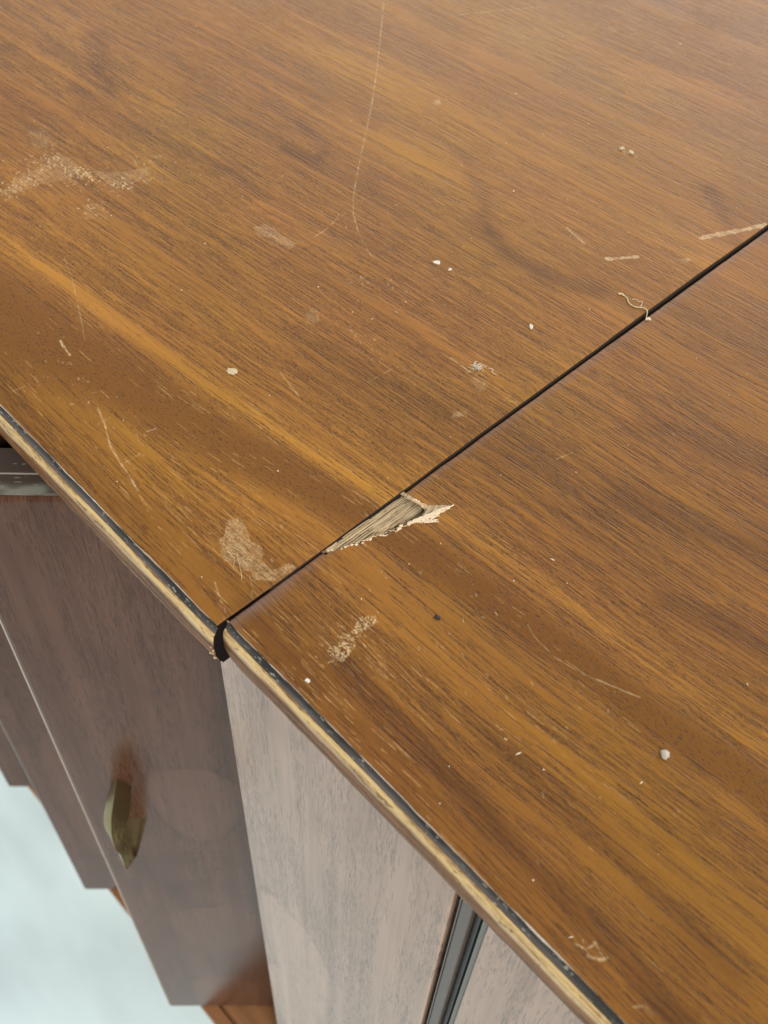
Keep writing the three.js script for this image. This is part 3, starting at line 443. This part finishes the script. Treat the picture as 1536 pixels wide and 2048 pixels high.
// ---- flat doors under the right board
const panelGeo = doorGeo(96.6, DT_, DH, 1.0);
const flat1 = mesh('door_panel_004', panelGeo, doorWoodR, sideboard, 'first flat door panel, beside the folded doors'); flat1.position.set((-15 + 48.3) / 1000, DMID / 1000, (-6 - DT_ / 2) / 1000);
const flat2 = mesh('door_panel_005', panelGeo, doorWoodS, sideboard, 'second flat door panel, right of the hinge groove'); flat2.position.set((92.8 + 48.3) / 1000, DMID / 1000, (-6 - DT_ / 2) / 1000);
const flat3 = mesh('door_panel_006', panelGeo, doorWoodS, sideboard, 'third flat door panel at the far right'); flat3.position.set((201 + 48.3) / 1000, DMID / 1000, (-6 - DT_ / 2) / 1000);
for (const x0 of [81.6, 190]) {
  const H = DH - 1, y = DMID;
  const post = new THREE.CylinderGeometry(2.2, 2.2, H, 20); post.translate(x0 + 3.9, y, -8.6);
  const lip = new THREE.BoxGeometry(.5, H, 6); lip.translate(x0 + 1.75, y, -10.2);
  const m = mesh('hinge_rod' + (x0 > 100 ? '_001' : ''), mm(mergeGeometries([post, lip])), plain(.075, .047, .034, .36), sideboard);
  const bev = new RoundedBoxGeometry(2.6, H, 6, 2, .4); bev.rotateY(-.5); bev.translate(x0 + 8.4, y, -11.2);
  mesh('hinge_leaf' + (x0 > 100 ? '_001' : ''), mm(bev), plain(.026, .022, .019, .5), sideboard);
  const bev2 = new RoundedBoxGeometry(1.7, H, 5, 2, .3); bev2.translate(x0 + 10.3, y, -9.4);
  mesh('edge_bead' + (x0 > 100 ? '_001' : ''), mm(bev2), plain(.15, .135, .115, .45), sideboard);
  const back = new THREE.BoxGeometry(14, H, 2); back.translate(x0 + 5.6, y, -19); mesh('groove_back' + (x0 > 100 ? '_001' : ''), mm(back), endDark, sideboard);
}
// ---- carcase
const box = (name, w, h, d, x, y, z, mat) => mesh(name, mm(new THREE.BoxGeometry(w, h, d).translate(x, y, z)), mat, sideboard);
const boardWood = new THREE.MeshPhysicalMaterial({ map: stripTexture(1024, 256, (x, v) => mix3([.24, .105, .04], [.40, .20, .085], clamp(.5 + .4 * noise(x / 40, v * 60, 951) + .3 * noise(x / 12, v * 160, 952)))), roughness: .35 });
{ // bottom board: front rail, the door track as a groove, and the board behind it
  const g1 = new RoundedBoxGeometry(980, 8, 10.2, 2, 1.2); g1.translate(-65, -621, 9.5 - 5.1); const g2 = new THREE.BoxGeometry(980, 15, 3); g2.translate(-65, -627.5, -2); const g3 = new RoundedBoxGeometry(980, 18, 430, 2, 1); g3.translate(-65, -626, -3.4 - 215);
  mesh('bottom_board', mm(mergeGeometries([g1, g2, g3].map((q) => q.index ? q.toNonIndexed() : q))), boardWood, sideboard);
}
box('back_panel', 980, 600, 8, -65, -318, -428, darkWood);
box('side_panel', 18, 598, 424, -548, -318, -214, darkWood);
box('side_panel_001', 18, 598, 400, 418, -318, -225, darkWood);
box('partition', 14, 590, 300, -30, -318, -230, darkWood);
box('top_rail', 950, 16, 30, -65, -29, -90, darkWood);
for (const [i, x, z] of [[0, -500, -60], [1, 370, -60], [2, -500, -390], [3, 370, -390]]) { const g = new THREE.CylinderGeometry(17, 10, 160, 20); g.translate(x, -715, z); mesh('leg' + (i ? '_00' + i : ''), mm(g), darkWood, sideboard); }
shade(sideboard);

// ---------------------------------------------------------------- small loose things lying on the top
const loose = (name, label, category, x, z, r, sy, mat, sd, group) => { const m = mesh(name, mm(sy < .65 ? jagged(r, sy < .3 ? .12 : .3, sd) : flake(r, sy, sd)), mat); m.position.set(x / 1000, (sy < .65 ? .05 : r * sy * .5) / 1000, z / 1000); m.rotation.y = sd; tag(m, label, category, group); return m; };
const white = plain(.66, .62, .53, .8), tan = plain(.52, .41, .26, .85);
loose('pebble', 'greyish white round grit pebble on the right board, largest crumb near the right edge', 'pebble', 99.4, -55.3, 1.25, .8, plain(.45, .41, .35, .9), 11);
loose('crumb', 'small white crumb on the right board close to its worn front edge', 'crumb', 26.7, -5.5, .6, .6, white, 12);
loose('paint_fleck', 'white paint fleck, largest of two side by side mid-way up the left board', 'paint fleck', -66.1, -143.4, 1.2, .28, white, 13);
loose('paint_fleck_001', 'tiny white paint fleck just right of the larger white fleck', 'paint fleck', -60.2, -144.2, .6, .35, white, 14);
loose('crumb_001', 'round white crumb on the left board between the dust fluff and the thread', 'crumb', -22.9, -143.7, .85, .5, white, 15);
loose('wood_chip', 'flat tan wood chip lying on the orange streak of the left board', 'wood chip', -70.6, -58.2, 1.75, .25, tan, 16);
loose('crumb_002', 'tan crumb near the top right of the left board, left one of a pair', 'crumb', -67.2, -244.9, 1.05, .4, tan, 17);
loose('crumb_003', 'tan crumb near the top right of the left board, right one of a pair', 'crumb', -63.2, -245.6, 1.0, .4, tan, 18);
loose('dark_speck', 'dark brown speck alone on the right board above the scuffed patch', 'speck', 35.3, -42.4, .62, .4, plain(.015, .008, .006, .6), 19);
loose('crumb_004', 'pale crumb at the right lip of the seam beside the thread end', 'crumb', -.2, -175.6, .9, .55, plain(.7, .52, .36, .9), 20);
const tube = (P, r, n = 60) => new THREE.TubeGeometry(new THREE.CatmullRomCurve3(P.map(([x, y, z]) => new THREE.Vector3(x, y, z))), n, r, 6);
{
  const t = mesh('thread', mm(mergeGeometries([tube([[-14.3, .25, -178.6], [-12.8, .3, -178.8], [-11.1, .25, -178.5], [-9.6, .4, -177.2], [-8.2, .3, -177.0], [-6.4, .25, -177.4], [-5.4, .3, -178.3], [-4.3, .45, -178.8], [-2.8, .6, -178.5], [-2.0, .3, -177.6], [-1.5, -.8, -176.8], [-1.6, -3, -176.4]], .16, 90), tube([[-14.6, .2, -178.2], [-13.6, .3, -178.9], [-12.6, .2, -178.6]], .3, 12), tube([[-9.8, .2, -179.5], [-8.6, .4, -180.3], [-7.6, .2, -180.2], [-6.8, .5, -180.9], [-6.0, .3, -179.8], [-5.6, .3, -178.5]], .11, 30)])), plain(.66, .55, .34, .8));
  tag(t, 'short cream thread curling over the left lip of the seam', 'thread');
  const f = []; for (let k = 0; k < 26; k++) { const a = rr(0, 6.3), c = [-21 + rr(-1, 1), rr(.1, .5), -117 + rr(-1, 1)], P = []; for (let q = 0; q < 5; q++) P.push([c[0] + 1.7 * Math.cos(a + q * rr(.3, .9)) * q / 4, c[1] + rr(0, .7), c[2] + 1.7 * Math.sin(a + q * rr(.3, .9)) * q / 4]); f.push(tube(P, .06, 12)); }
  f.push(tube([[-19, .2, -119.5], [-17.6, .4, -120], [-17.2, .3, -119], [-15.4, .2, -119.2]], .1, 24));
  tag(mesh('dust_fluff', mm(mergeGeometries(f)), plain(.62, .56, .45, .9)), 'small grey tuft of dust fluff at the end of a scratch on the left board', 'dust');
  const g = []; for (let k = 0; k < 10; k++) { const x = rr(-19, -12), z = rr(-20, -14), a = rr(-.6, 1.4), P = []; for (let q = 0; q < 5; q++) P.push([x + Math.cos(a) * q * .8 + rr(-.2, .2), .08 + .12 * (q % 2), z + Math.sin(a) * q * .8 + rr(-.2, .2)]); g.push(tube(P, .032, 12)); }
  g.push(tube([[-15.5, .1, -17], [-12.5, .2, -15.2], [-9.2, .2, -13.4], [-7.6, .1, -12.2]], .045, 24));
  tag(mesh('lint', mm(mergeGeometries(g)), plain(.70, .60, .36, .9)), 'fine yellowish lint fibres stuck on the dull stain at the front left of the seam', 'lint');
  const d = [];
  for (let k = 0; k < 170; k++) { const left = rnd() < .6, x = left ? rr(-250, -3) : rr(3, 150), z = left ? rr(-330, -2) : rr(-230, -6), r = rr(.07, .22) * (rnd() > .9 ? 1.6 : 1), q = flake(r, .6, 400 + k); if (rnd() < .35) q.scale(rr(1.5, 3.5), 1, .6); q.rotateY(rr(0, 6)); q.translate(x, r * .3, z); d.push(q); }
  tag(mesh('dust_specks', mm(mergeGeometries(d)), plain(.70, .58, .40, .9), null, null, 'stuff'), 'tiny pale dust specks scattered over both top boards', 'dust');
}
shade(scene);
renderer.render(scene, camera);
